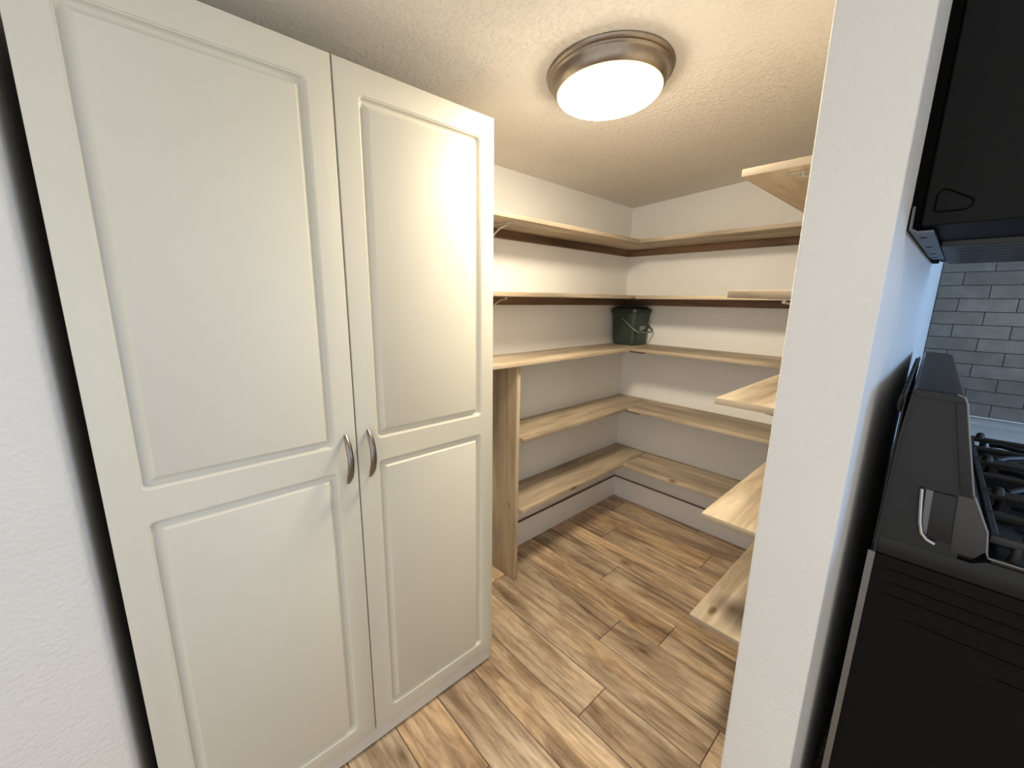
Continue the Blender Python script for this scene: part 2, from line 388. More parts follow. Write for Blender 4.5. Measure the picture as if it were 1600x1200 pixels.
# kitchen wall with tiled splashback
bm = BM(); box(bm, XB, 3.3, 0.0, 0.10, -0.002, 2.45); wall_kitchen = struct('wall_kitchen', bm, M['wall'])
bm = BM(); box(bm, XB + .0005, 2.30, -0.004, 0.0, 0.9005, 1.60); obj('grout_bed', bm, M['tilegrout'], wall_kitchen, 0)
TW, TH = 0.1437, 0.0480
for r in range(14):
    z0 = 0.9035 + r * TH
    x = XB + (0.0625 if r % 2 == 0 else 0.1345) - TW
    x = x - TW
    while x < 2.28:
        a, b = max(x, XB + 0.001), min(x + TW, 2.30)
        x += TW
        if b - a < 0.008: continue
        bm = BM(); box(bm, a + 0.0009, b - 0.0009, -0.0085, -0.001, z0 + 0.0009, z0 + TH - 0.0009, 0.001, 1)
        obj('tile', bm, M['tile'], wall_kitchen, 0)
bm = BM(); box(bm, XB + 0.001, 2.30, -0.0115, -0.0005, 0.8985, 0.9035, 0.001, 1); obj('caulk_line', bm, M['caulk'], wall_kitchen)
# unseen far wall with daylight window, kitchen ceiling; added to keep the kitchen darker
bm = BM()
WY0, WY1, WZ0, WZ1 = -0.92, 0.0, 1.06, 1.80
box(bm, 3.30, 3.40, -2.2, WY0, -0.002, 2.45); box(bm, 3.30, 3.40, WY1, 0.10, -0.002, 2.45)
box(bm, 3.30, 3.40, WY0, WY1, -0.002, WZ0); box(bm, 3.30, 3.40, WY0, WY1, WZ1, 2.45)
struct('wall_far', bm, M['wall_dimmed'])
bm = BM(); box(bm, XB + 0.001, 3.40, -2.2, 0.10, 2.4505, 2.53); struct('ceiling_kitchen', bm, M['wall_dimmed'], 0)
bm = BM()
for a, b, c2, d2 in ((WY0, WY1, WZ0, WZ0 + 0.04), (WY0, WY1, WZ1 - 0.04, WZ1), (WY0, WY0 + 0.04, WZ0 + .04, WZ1 - .04), (WY1 - 0.04, WY1, WZ0 + .04, WZ1 - .04), ((WY0 + WY1) / 2 - 0.02, (WY0 + WY1) / 2 + 0.02, WZ0 + .04, WZ1 - .04)):
    box(bm, 3.33, 3.37, a, b, c2, d2, 0.003, 1)
struct('window_1', bm, M['trim'])
# ceiling (slightly out of level)
bm = BM()
cs = [(-0.10, -2.75), (XB - 0.002, -2.75), (XB - 0.002, 0.10), (-0.10, 0.10)]
lo = [bm.verts.new((x, y, ceil_z(x, y))) for x, y in cs]; hi = [bm.verts.new((x, y, ceil_z(x, y) + 0.08)) for x, y in cs]
bm.faces.new(lo); bm.faces.new(hi[::-1])
for i in range(4): bm.faces.new((lo[i], lo[(i + 1) % 4], hi[(i + 1) % 4], hi[i]))
bmesh.ops.recalc_face_normals(bm, faces=bm.faces[:])
ceiling = struct('ceiling', bm, M['ceiling'], 0)
# baseboards
BBH = 0.136
def bb_profile(d): return [(0, 0), (d, 0), (d, BBH - 0.006), (d - 0.004, BBH), (0, BBH)]
bm = BM(); prism(bm, [(p[0], p[1]) for p in bb_profile(0.011)], 1, -1.105, -0.011); struct('baseboard_left', bm, M['trim'])
bm = BM(); prism(bm, [(-p[0], p[1]) for p in bb_profile(0.011)], 0, 0.0, XA); struct('baseboard_back', bm, M['trim'])
bm = BM(); prism(bm, [(XA - p[0], p[1]) for p in bb_profile(0.011)], 1, YC + 0.02, -0.011); struct('baseboard_right', bm, M['trim'])

for nm, a in (('gap_shadow_1', (0.0005, 0.0118, -1.105, -0.0120)), ('gap_shadow_2', (0.0005, XA - 0.0005, -0.0118, -0.0005))):
    bm = BM(); box(bm, *a, BBH + 0.0003, BBH + 0.0048); struct(nm, bm, M['ledger_x'], 0)  # dark strips standing in for the shadow line along the baseboard tops
# ================================================================== CABINET
CY0, CYG, CY1, CZT, CZB = -2.3773, -1.9233, -1.4800, 1.806, 0.059
cab = thing('storage_cabinet', 'tall white two-door storage cabinet with raised-panel doors standing against the left wall', 'cabinet', (0.23, -1.93, 0))
XD = XC - 0.0185
bm = BM(); box(bm, 0.012, XD - 0.001, CY0 + 0.002, CY0 + 0.018, 0.0, CZT - 0.001, 0.0008, 1); obj('side_panel', bm, M['melamine'], cab)
bm = BM(); box(bm, 0.012, XD - 0.001, CY1 - 0.018, CY1 - 0.002, 0.0, CZT - 0.001, 0.0008, 1); obj('side_panel', bm, M['melamine'], cab)
bm = BM(); box(bm, 0.012, XD - 0.001, CY0 + 0.018, CY1 - 0.018, CZT - 0.018, CZT - 0.001); obj('top_panel', bm, M['melamine'], cab)
bm = BM(); box(bm, 0.012, 0.016, CY0 + 0.018, CY1 - 0.018, 0.06, CZT - 0.018); obj('back_panel', bm, M['melamine'], cab)
bm = BM(); box(bm, 0.012, XD - 0.002, CY0 + 0.018, CY1 - 0.018, 0.062, 0.078); obj('bottom_panel', bm, M['melamine'], cab)
bm = BM(); box(bm, XD - 0.015, XC - 0.013, CY0 + 0.003, CY1 - 0.004, 0.004, CZB - 0.001, 0.0008, 1); obj('plinth', bm, M['melamine'], cab)

def rloop(y0, y1, z0, z1, r, n=7):
    return [(p[0], p[1]) for p in rr2(y0, y1, z0, z1, max(r, 0.0004), n)]
PROF = [(0.0, 0.0), (0.0008, -0.0010), (0.0022, -0.0013), (0.0034, -0.0016), (0.0044, -0.0034), (0.0058, -0.0054), (0.0078, -0.0068), (0.0105, -0.0073),
        (0.0135, -0.0070), (0.0185, -0.0042), (0.0222, -0.0016), (0.0228, -0.0004), (0.0240, 0.0)]
PROF = [(d, dx * 1.35) for d, dx in PROF]
def door(y0, y1, z0, z1, panels):
    bm = BM()
    def rect(ins, x): return [bm.verts.new((x, y, z)) for y, z in ((y0 + ins, z0 + ins), (y1 - ins, z0 + ins), (y1 - ins, z1 - ins), (y0 + ins, z1 - ins))]
    loops = [rect(0.0032, XC), rect(0.0014, XC - 0.0006), rect(0.0004, XC - 0.0018), rect(0.0, XC - 0.0036), rect(0.0, XC - 0.018)]
    for a, b in zip(loops, loops[1:]):
        for k in range(4): bm.faces.new((a[k], b[k], b[(k + 1) % 4], a[(k + 1) % 4]))
    bm.faces.new(loops[-1])
    edges = [bm.edges.get((loops[0][k], loops[0][(k + 1) % 4])) for k in range(4)]
    for (py0, py1, pz0, pz1) in panels:
        prev = None; n = 0
        for j, (d, dx) in enumerate(PROF):
            pts = rloop(py0 + d, py1 - d, pz0 + d, pz1 - d, 0.014 - d if d < 0.0105 else max(0.0035 - (d - 0.0105) * .5, 0.0004))
            cur = [bm.verts.new((XC + dx, y, z)) for y, z in pts]; n = len(cur)
            if prev is None:
                for k in range(n): edges.append(bm.edges.new((cur[k], cur[(k + 1) % n])))
            else:
                for k in range(n): bm.faces.new((prev[k], prev[(k + 1) % n], cur[(k + 1) % n], cur[k]))
            prev = cur
        bm.faces.new(prev)
    bmesh.ops.triangle_fill(bm, use_beauty=True, use_dissolve=False, edges=edges, normal=(1, 0, 0))
    bmesh.ops.recalc_face_normals(bm, faces=bm.faces[:])
    return bm
def handle(yc, z0, z1):
    bm = BM(); n = 24; pts = []; ra = []; rb = []
    for k in range(n + 1):
        t = k / n; z = z0 + (z1 - z0) * t
        x = XC + 0.003 + 0.027 * math.sin(math.pi * t) ** 0.8
        pts.append((x, yc, z)); e = min(t, 1 - t)
        ra.append(0.0048 + 0.0030 * min(1, e * 6)); rb.append(0.0032 + 0.0026 * min(1, e * 5))
    tube(bm, pts, ra, 12, rb, up=(1, 0, 0))
    return bm
dl = obj('door', door(CY0, CYG - 0.0015, CZB, CZT, [(-2.3265, -1.9745, 0.951, 1.7475), (-2.3265, -1.9745, 0.106, 0.888)]), M['white'], cab)
dr = obj('door', door(CYG + 0.0015, CY1, CZB, CZT, [(-1.8705, -1.5275, 0.951, 1.7475), (-1.8705, -1.5275, 0.106, 0.891)]), M['white'], cab)
obj('handle', handle(-1.952, 0.855, 0.979), M['nickel'], dl)['label'] = 'curved brushed nickel pull'
obj('handle', handle(-1.895, 0.857, 0.981), M['nickel'], dr)['label'] = 'curved brushed nickel pull'

# ================================================================== SHELVES
TIER = ['topmost', 'second from the top', 'middle', 'second from the floor', 'lowest']
LH = 0.037
def bracket_y(s, y, xw, dirx, zt, reach):
    """curved steel bracket: wall leaf, shelf leaf, arched brace (plane across the shelf)"""
    bm = BM()
    box(bm, min(xw, xw + dirx * 0.003), max(xw, xw + dirx * 0.003), y - 0.012, y + 0.012, zt - 0.15, zt, 0.0008, 1)
    xs = sorted((xw, xw + dirx * reach)); box(bm, xs[0], xs[1], y - 0.012, y + 0.012, zt - 0.003, zt, 0.0008, 1)
    pts = []
    for k in range(13):
        a = math.radians(90 * k / 12)
        pts.append((xw + dirx * (0.004 + (reach - 0.03) * (1 - math.cos(a))), y, zt - 0.14 + 0.130 * math.sin(a)))
    tube(bm, pts, 0.0032, 8, 0.005, up=(0, 1, 0))
    tube(bm, [(xw + dirx * (reach - 0.03), y, zt - 0.012), (xw + dirx * (reach - 0.03), y, zt - 0.002)], 0.0055, 10)
    return obj('bracket', bm, M['bracket'], s)
def board(bm, x0, x1, y0, y1, zt): box(bm, x0, x1, y0, y1, zt - T, zt, 0.003, 2); return bm
LEFT_LABEL = ['topmost pine shelf on the left wall, nearest the ceiling beside the cabinet',
              'second pine shelf from the top on the left wall, just above the green bucket',
              'middle pine shelf on the left wall, resting on the upright board',
              'fourth pine shelf down on the left wall, ending at the upright board',
              'lowest pine shelf on the left wall, just above the baseboard']
BACK_LABEL = ['topmost pine shelf on the back wall, under the ceiling',
              'second pine shelf from the top on the back wall, over the green bucket',
              'middle pine shelf on the back wall, to the right of the green bucket',
              'fourth pine shelf down on the back wall',
              'lowest pine shelf on the back wall, just above the baseboard']
RIGHT_LABEL = ['topmost shelf on the right, grey board end and underside seen beside the white wall end',
               'second shelf down on the right, thin edge-on grey board end at eye level',
               'third shelf down on the right, light board tip with a bracket end under it',
               'fourth shelf down on the right, broad pale triangular board tip near the floor',
               'lowest shelf on the right, brown board tip with a dark patch beside the wall end']
for i, zt in enumerate(Z):
    # left wall
    yend = -1.462 if i < 3 else -1.108
    s = thing('wall_shelf', LEFT_LABEL[i], 'shelf', (0.0, (yend + 0) / 2, zt - T), 'left wall shelves')
    obj('board', board(BM(), 0.0005, DL, yend, -0.0005, zt), M['pine_y'], s)
    if i < 2:
        bm = BM(); box(bm, 0.0005, 0.0185, yend, -0.0185, zt - T - LH, zt - T - .0005, 0.001, 1); obj('ledger', bm, M['ledger_y'], s)['label'] = 'dark stained ledger strip'
        bracket_y(s, -1.150, 0.0186, 1, zt - T - .0003, 0.165)
    else:
        bm = BM(); box(bm, 0.0005, 0.0125, yend + .3, -0.30, zt - T - 0.012, zt - T - .0005, 0.001, 1); obj('cleat', bm, M['ledger_y'], s)
    # back wall
    s = thing('wall_shelf', BACK_LABEL[i], 'shelf', (0.7, -DB / 2, zt - T), 'back wall shelves')
    obj('board', board(BM(), DL + 0.0006, XA - 0.0005, -DB, -0.0005, zt - 0.0002), M['pine_x'], s)
    if i < 2:
        bm = BM(); box(bm, 0.0190, XA - 0.0005, -0.0180, -0.0005, zt - T - LH, zt - T - .0007, 0.001, 1); obj('ledger', bm, M['ledger_x'], s)['label'] = 'dark stained ledger strip'
    if 1 < i < 4:
        bm = BM(); box(bm, DL - 0.012, DL + 0.075, -DB + 0.004, -DB + 0.030, zt - T - 0.0055, zt - T - .0007, 0.001, 1); obj('mending_plate', bm, M['black_metal'], s)['label'] = 'black joining plate under the corner'
    # right wall
    s = thing('wall_shelf', RIGHT_LABEL[i], 'shelf', ((XR + XA) / 2, YRE / 2, zt - T), 'right wall shelves')
    bo = obj('board', board(BM(), XR, XA - 0.0005, YRE, -DB - 0.0006, zt), M['pine_patch' if i == 4 else 'pine_y'], s)
    bo.data.materials.append(M['endgrain'])
    for p in bo.data.polygons:
        if p.normal.y < -0.8: p.material_index = 1
    bm = BM(); box(bm, XA - 0.0185, XA - 0.0005, YRE + 0.05, -DB - 0.0006, zt - T - LH, zt - T - .0005, 0.001, 1); obj('ledger', bm, M['ledger_y'], s)['label'] = 'dark stained ledger strip'
    if i < 3: bracket_y(s, YRE + 0.05, XA - 0.0186, -1, zt - T - .0003, 0.125)
# upright support board under the left shelves
bm = BM(); box(bm, 0.0005, 0.2065, -1.128, -1.1085, 0.0005, Z[2] - T - .0005, 0.0015, 1)
tag(obj('upright_board', bm, M['pine_z']), 'upright knotty pine board on the floor holding up the left shelves, beside the white cabinet', 'board')

# ================================================================== CEILING LIGHT
LX, LY = 0.690, -1.262
nrm = Vector((-0.0581, 0.0123, 1)).normalized()
rot = Vector((0, 0, 1)).rotation_difference(nrm).to_matrix().to_4x4()
Lm = Matrix.Translation((LX, LY, ceil_z(LX, LY))) @ rot
lamp = thing('ceiling_light', 'round flush-mount ceiling light with brushed metal ring and glowing white glass', 'ceiling light', (LX, LY, ceil_z(LX, LY)))
bm = BM(); lathe(bm, [(0.120, -0.0005), (0.168, -0.0005), (0.1690, -0.003), (0.1670, -0.0085), (0.1625, -0.0115), (0.1600, -0.0120), (0.1590, -0.0145), (0.1560, -0.0165), (0.1545, -0.020),
                      (0.1530, -0.028), (0.1490, -0.037), (0.1430, -0.0445), (0.1405, -0.0465), (0.1390, -0.0460), (0.1385, -0.040)], 96, Lm)
obj('metal_ring', bm, M['bronze'], lamp, 40)
bm = BM()
prof = [(0.1378, -0.036), (0.1378, -0.0485)]
for k in range(1, 15):
    a = math.radians(90 * k / 14); prof.append((0.1378 * math.cos(a) ** 0.9 if k < 14 else 0.0, -0.0485 - 0.027 * math.sin(a)))
lathe(bm, prof, 96, Lm); obj('glass_dome', bm, M['glass'], lamp, 60)
bm = BM(); lathe(bm, [(0.1384, -0.0440), (0.1404, -0.0466), (0.1398, -0.0492), (0.1384, -0.0494), (0.1381, -0.0470)], 96, Lm); obj('glass_rim', bm, M['rimglow'], lamp, 60)

# ================================================================== BUCKET
bz = Z[2] + 0.0003
bk = thing('kitchen_caddy_bucket', 'dark green square plastic bucket with lid and carry handle in the shelf corner', 'bucket', (0.103, -0.103, bz))
def rsq(c, h, r, z, n=6): return [(c[0] + p[0], c[1] + p[1], z) for p in rr2(-h, h, -h, h, r, n)]
def loft(bm, rings, cap0=True, cap1=True):
    L = [[bm.verts.new(p) for p in r] for r in rings]; n = len(L[0])
    for a, b in zip(L, L[1:]):
        for k in range(n): bm.faces.new((a[k], a[(k + 1) % n], b[(k + 1) % n], b[k]))
    if cap0: bm.faces.new(L[0][::-1])
    if cap1: bm.faces.new(L[-1])
    bmesh.ops.recalc_face_normals(bm, faces=bm.faces[:]); return bm
c = (0.105, -0.105)
bm = loft(BM(), [rsq(c, 0.070, 0.022, bz), rsq(c, 0.074, 0.025, bz + 0.003), rsq(c, 0.077, 0.028, bz + 0.04), rsq(c, 0.086, 0.034, bz + 0.178), rsq(c, 0.0865, 0.034, bz + 0.182),
                 rsq(c, 0.091, 0.036, bz + 0.183), rsq(c, 0.0915, 0.036, bz + 0.188), rsq(c, 0.087, 0.034, bz + 0.189)])
obj('body', bm, M['green'], bk, 40)
bm = loft(BM(), [rsq(c, 0.088, 0.035, bz + 0.1895), rsq(c, 0.0945, 0.037, bz + 0.190), rsq(c, 0.0955, 0.038, bz + 0.206), rsq(c, 0.0930, 0.037, bz + 0.210), rsq(c, 0.084, 0.033, bz + 0.211),
                 rsq(c, 0.080, 0.032, bz + 0.216), rsq(c, 0.070, 0.030, bz + 0.223), rsq(c, 0.040, 0.026, bz + 0.227)])
obj('lid', bm, M['greenlid'], bk, 40)
# hinged bail handle hanging in front of the +x face, pivots on the two side faces
bm = BM(); pts = []
py = 0.0925
for p in [(0.0, -py, 0.158), (0.006, -py - 0.004, 0.154), (0.075, -py - 0.006, 0.100), (0.098, -py + 0.004, 0.083), (0.108, -py + 0.025, 0.078), (0.112, 0.0, 0.077), (0.108, py - 0.025, 0.078), (0.098, py - 0.004, 0.083), (0.075, py + 0.006, 0.100), (0.006, py + 0.004, 0.154), (0.0, py, 0.158)]:
    pts.append((c[0] + p[0], c[1] + p[1], bz + p[2]))
# smooth the handle path
sm = []
for a, b in zip(pts, pts[1:]):
    for k in range(4): t = k / 4; sm.append(tuple(a[j] * (1 - t) + b[j] * t for j in range(3)))
sm.append(pts[-1])
for _ in range(3): sm = [sm[0]] + [tuple((sm[i - 1][j] + 2 * sm[i][j] + sm[i + 1][j]) / 4 for j in range(3)) for i in range(1, len(sm) - 1)] + [sm[-1]]
tube(bm, sm, 0.0040, 10, 0.0055)
obj('carry_handle', bm, M['greenhandle'], bk, 50)
# small white print on the face towards the right: three short lines
bm = BM()
def face_x(z): return c[0] + 0.0775 + (0.0865 - 0.0775) * (z - 0.04) / 0.138
for zz, segs in ((0.108, ((-0.030, -0.018), (-0.0165, -0.006), (-0.004, 0.010), (0.012, 0.028))), (0.0985, ((-0.030, -0.012), (-0.010, 0.006), (0.008, 0.026))), (0.089, ((-0.030, -0.020), (-0.018, -0.004), (-0.002, 0.008)))):
    for a, b in segs:
        x = face_x(zz); box(bm, x - 0.001, x + 0.0012, c[1] + a, c[1] + b, bz + zz - 0.0016, bz + zz + 0.0016)
obj('white_print', bm, M['print'], bk, 0)

# ================================================================== RANGE  (local frame: x out from the wall, y along it, z up)
rg = thing('gas_range', 'black gas range with slanted backguard, its back against the partition wall', 'range', (1.3995, -1.390, 0.0), local=True, rotz=math.radians(1.7))
D, WD = 0.655, 0.755
bm = BM(); box(bm, 0.004, D - 0.03, 0.004, WD - 0.004, 0.012, 0.884); obj('body', bm, M['enamel_side'], rg)
for a, b in ((0.0, 0.004), (WD - 0.004, WD)):
    bm = BM(); box(bm, -0.004, D - 0.03, a, b, 0.03, 0.886, 0.001, 1); sp = obj('side_panel', bm, M['enamel_side'], rg)
    if a == 0.0:
        for zz, x0, x1 in ((0.862, 0.020, 0.34), (0.838, 0.020, 0.36), (0.815, 0.018, 0.38), (0.780, 0.050, 0.42), (0.745, 0.16, 0.46)):
            bm = BM(); tube(bm, [(x0, -0.0002, zz), (x0 + 0.01, -0.0012, zz), (x1 - .01, -0.0012, zz), (x1, -0.0002, zz)], 0.0022, 8)
            obj('pressed_rib', bm, M['enamel_side'], sp)
bm = BM(); box(bm, -0.0065, 0.0035, -0.0012, 0.0005, 0.03, 0.887, 0.0005, 1); obj('edge_flange', bm, M['gasket'], rg)['label'] = 'grey rear edge of the side panel'
bm = BM(); box(bm, -0.004, 0.004, 0.004, WD - 0.004, 0.05, 0.886); obj('back_panel', bm, M['black_metal'], rg)
# feet
for fx in (0.05, D - 0.09):
    for fy in (0.05, WD - 0.05):
        bm = BM(); lathe(bm, [(0.018, 0.0002), (0.018, 0.008), (0.008, 0.010), (0.008, 0.014)], 16, Matrix.Translation((fx, fy, 0)), True, True); obj('foot', bm, M['cap_dark'], rg)
# cooktop with raised lip
bm = BM(); prism(bm, [(-0.001, 0.888), (D, 0.888), (D + 0.012, 0.900), (D + 0.006, 0.928), (0.125, 0.929), (0.110, 0.920), (0.0, 0.920)], 1, -0.001, WD + 0.001, 0.002); ct = obj('cooktop', bm, M['enamel'], rg)
bm = BM()
box(bm, 0.128, D - 0.002, 0.0, 0.012, 0.929, 0.935, 0.002, 2); box(bm, 0.128, D - 0.002, WD - 0.012, WD, 0.929, 0.935, 0.002, 2); box(bm, D - 0.014, D - 0.002, 0.012, WD - 0.012, 0.929, 0.935, 0.002, 2)
obj('rim', bm, M['cap'], ct)
# backguard
SIDE = [(0.0, 0.889), (0.001, 1.10), (0.0055, 1.172), (0.010, 1.180), (0.054, 1.1775), (0.0615, 1.174), (0.0655, 1.166), (0.095, 1.026), (0.117, 0.976), (0.1215, 0.945), (0.112, 0.929), (0.112, 0.889)]
bm = BM(); prism(bm, SIDE, 1, 0.010, WD - 0.010); bg = obj('backguard', bm, M['enamel'], rg)
END = [(0.0, 0.889), (0.001, 1.10), (0.0055, 1.172), (0.010, 1.180), (0.054, 1.1775), (0.0615, 1.174), (0.0655, 1.166), (0.095, 1.026), (0.095, 0.889)]
def inset(poly, d):
    cx = sum(p[0] for p in poly) / len(poly); cz = sum(p[1] for p in poly) / len(poly); out = []
    n = len(poly)
    for i in range(n):
        p0, p1, p2 = Vector(poly[i - 1]), Vector(poly[i]), Vector(poly[(i + 1) % n])
        e1, e2 = (p1 - p0).normalized(), (p2 - p1).normalized()
        n1, n2 = Vector((e1.y, -e1.x)), Vector((e2.y, -e2.x))
        b = (n1 + n2).normalized(); s = d / max(0.3, b.dot(n1)); out.append((p1.x + b.x * s, p1.y + b.y * s))
    return out
INN = [(0.008, 0.900), (0.010, 1.10), (0.0125, 1.1655), (0.050, 1.1640), (0.0535, 1.160), (0.0795, 1.024), (0.040, 1.024), (0.036, 0.985), (0.040, 0.955), (0.052, 0.934), (0.095, 0.920), (0.095, 0.900)]
for ya, yb, sgn in ((-0.003, 0.010, -1), (WD - 0.010, WD + 0.003, 1)):
    # end cap: raised border with a sunk field
    bm = BM()
    prism(bm, END, 1, ya + (0.003 if sgn < 0 else 0), yb - (0.003 if sgn > 0 else 0))
    cap = obj('end_cap', bm, M['cap'], rg); cap['label'] = 'charcoal plastic end cap of the backguard'
    yo, yi = (ya - 0.001, ya + 0.004) if sgn < 0 else (yb - 0.004, yb + 0.001)
    bm = BM(); prism(bm, [(0.0545, 1.1655), (0.0655, 1.166), (0.095, 1.026), (0.0815, 1.026)], 1, yo, yi, 0.0008); obj('border', bm, M['cap'], cap)
    bm = BM(); prism(bm, [(0.007, 1.1685), (0.008, 1.179), (0.054, 1.1775), (0.0615, 1.174), (0.0655, 1.166), (0.053, 1.1655)], 1, yo, yi, 0.0008); obj('border', bm, M['cap'], cap)
    bm = BM(); prism(bm, [(0.0, 0.889), (0.001, 1.10), (0.0055, 1.172), (0.0085, 1.172), (0.0045, 1.10), (0.0035, 0.889)], 1, yo, yi); obj('border', bm, M['cap'], cap)
    if sgn < 0:
        # knob-bay recess: chrome-edged opening, inner wall and dark hollow
        ch = []
        for p in [(0.0405, 1.021), (0.0425, 1.000), (0.0465, 0.965), (0.0510, 0.947), (0.058, 0.9385), (0.068, 0.9345)]: ch.append((p[0], -0.0045, p[1]))
        bm = BM(); tube(bm, ch, 0.0032, 10); obj('chrome_edge', bm, M['chrome'], cap)
        bm = BM(); prism(bm, [(0.0455, 1.020), (0.054, 1.020), (0.0575, 0.943), (0.053, 0.950), (0.049, 0.965)], 1, -0.0015, 0.004); obj('recess_wall', bm, M['galv'], cap)
        bm = BM(); prism(bm, [(0.054, 1.020), (0.079, 1.020), (0.084, 0.940), (0.0575, 0.943)], 1, -0.0035, 0.004, 0.0008); obj('recess_cover', bm, M['cap'], cap)
        bm = BM(); prism(bm, [(0.080, 1.0225), (0.096, 1.0225), (0.117, 0.976), (0.1215, 0.945), (0.112, 0.929), (0.086, 0.929)], 1, -0.001, 0.006, 0.0008); obj('lower_corner', bm, M['cap_dark'], cap)
        bm = BM(); tube(bm, [(0.0965, -0.001, 1.026), (0.1175, -0.001, 0.976), (0.1220, -0.001, 0.944), (0.125, -0.001, 0.936), (0.25, -0.001, 0.9345)], 0.0016, 8); obj('edge_highlight_rim', bm, M['gasket'], cap)
        bm = BM(); tube(bm, [(0.0545, -0.003, 1.1783), (0.0625, -0.003, 1.1745), (0.0662, -0.003, 1.166), (0.0760, -0.003, 1.118), (0.0955, -0.003, 1.027)], 0.0013, 8); obj('edge_bead', bm, M['gasket'], cap)
# scalloped rear louvres of the backguard
bm = BM(); box(bm, -0.003, 0.0005, 0.012, WD - 0.012, 0.895, 1.165, 0.001, 1); rear = obj('rear_cover', bm, M['black_metal'], rg)
nl = 11
for k in range(nl):
    yy = 0.03 + (WD - 0.06) * k / (nl - 1)
    bm = BM(); tube(bm, [(-0.002, yy, 1.135), (-0.004, yy, 1.139), (-0.005, yy, 1.148), (-0.004, yy, 1.157), (-0.002, yy, 1.161)], [0.006, 0.018, 0.023, 0.018, 0.006], 10, 0.005, up=(1, 0, 0))
    obj('louvre', bm, M['black_metal'], rear)
# grates and burners
for gi in range(3):
    y0 = 0.022 + gi * 0.238; y1 = y0 + 0.234; x0, x1 = 0.124, D - 0.045; zt = 0.965
    bm = BM()
    for yy in (y0 + 0.007, y0 + 0.117, y1 - 0.007): box(bm, x0, x1, yy - 0.006, yy + 0.006, zt - 0.013, zt, 0.0025, 2)
    for xx in (x0 + 0.005, (x0 + x1) / 2, x1 - 0.005): box(bm, xx - 0.005, xx + 0.005, y0 + 0.007, y1 - 0.007, zt - 0.014, zt - 0.001, 0.002, 1)
    gr = obj('grate', bm, M['castiron'], rg)
    for xx in (x0 + 0.030, x1 - 0.010):
        for yy in (y0 + 0.007, y1 - 0.007):
            bm = BM(); lathe(bm, [(0.009, 0.9292), (0.0065, 0.940), (0.0065, 0.954)], 12, Matrix.Translation((xx, yy, 0)), True, True); obj('grate_foot', bm, M['castiron'], gr)
    bm = BM(); lathe(bm, [(0.009, zt - 0.001), (0.007, zt + 0.009), (0.004, zt + 0.012), (0.0, zt + 0.0125)], 12, Matrix.Translation((x0 + 0.022, y1 - 0.007, 0))); obj('corner_nub', bm, M['castiron'], gr)
    for bx in (x0 + 0.118, x1 - 0.110):
        yc = y0 + 0.117
        for k in range(4):
            a = math.pi / 4 + k * math.pi / 2
            bm = BM(); tube(bm, [(bx + 0.024 * math.cos(a), yc + 0.024 * math.sin(a), zt - 0.002), (bx + 0.085 * math.cos(a), yc + 0.085 * math.sin(a), zt - 0.004), (bx + 0.110 * math.cos(a), yc + 0.110 * math.sin(a), zt - 0.010)], 0.005, 8, 0.006); obj('finger', bm, M['castiron'], gr)
        bm = BM(); lathe(bm, [(0.050, 0.9292), (0.048, 0.936), (0.036, 0.939), (0.035, 0.944), (0.033, 0.946), (0.0, 0.947)], 28, Matrix.Translation((bx, yc, 0)), True); obj('burner', bm, M['burner'], rg)
# oven front
bm = BM(); box(bm, D - 0.030, D + 0.004, 0.006, WD - 0.006, 0.23, 0.80, 0.004, 2); od = obj('oven_door', bm, M['enamel'], rg)
bm = BM(); box(bm, D + 0.0035, D + 0.006, 0.09, WD - 0.09, 0.33, 0.68, 0.001, 1); obj('window_pane', bm, M['darkglass'], od)
bm = BM(); tube(bm, [(D + 0.004, 0.07, 0.755), (D + 0.045, 0.07, 0.755), (D + 0.050, 0.09, 0.755), (D + 0.050, WD - 0.09, 0.755), (D + 0.045, WD - 0.07, 0.755), (D + 0.004, WD - 0.07, 0.755)], 0.010, 12); obj('door_handle', bm, M['cap'], od)
bm = BM(); box(bm, D - 0.030, D + 0.002, 0.006, WD - 0.006, 0.05, 0.222, 0.004, 2); obj('drawer', bm, M['enamel'], rg)
bm = BM(); box(bm, D - 0.030, D + 0.004, 0.006, WD - 0.006, 0.806, 0.887, 0.003, 2); fp = obj('control_panel', bm, M['enamel'], rg)
for k in range(5):
    bm = BM(); lathe(bm, [(0.020, 0.0), (0.020, 0.006), (0.017, 0.009), (0.015, 0.026), (0.0, 0.027)], 20, Matrix.Translation((D + 0.004, 0.09 + k * 0.144, 0.848)) @ Matrix.Rotation(math.radians(90), 4, 'Y'), True); obj('knob', bm, M['cap'], fp)

# ================================================================== MICROWAVE
MY0, MY1, MZ0, MZ1, MX1 = -1.391, -0.633, 1.4265, 1.862, 1.755
mw = thing('over_range_microwave', 'black over-range microwave hung on the partition wall above the range', 'microwave', (1.56, -1.01, MZ0))
bm = BM(); box(bm, 1.3745, MX1, MY0, MY1, MZ0, MZ1, 0.002, 1); mb = obj('case', bm, M['mwblack'], mw)
bm = BM(); box(bm, XB + 0.0005, 1.3735, MY0 + 0.004, MY1 - 0.004, MZ0 - 0.004, MZ1 - 0.01, 0.001, 1); obj('rear_channel', bm, M['groove'], mw)
# pressed trapezoid outline on the side
tr = [(1.3860, 1.4485), (1.3862, 1.470), (1.3905, 1.4765), (1.3960, 1.4765), (1.4225, 1.4600), (1.4245, 1.4560), (1.4235, 1.4500), (1.4180, 1.4455), (1.3890, 1.4460)]
path = [(p[0], MY0 - 0.0004, p[1]) for p in tr] + [(tr[0][0], MY0 - 0.0004, tr[0][1])]
bm = BM(); tube(bm, path, 0.0011, 8); obj('pressed_outline', bm, M['groove'], mb)
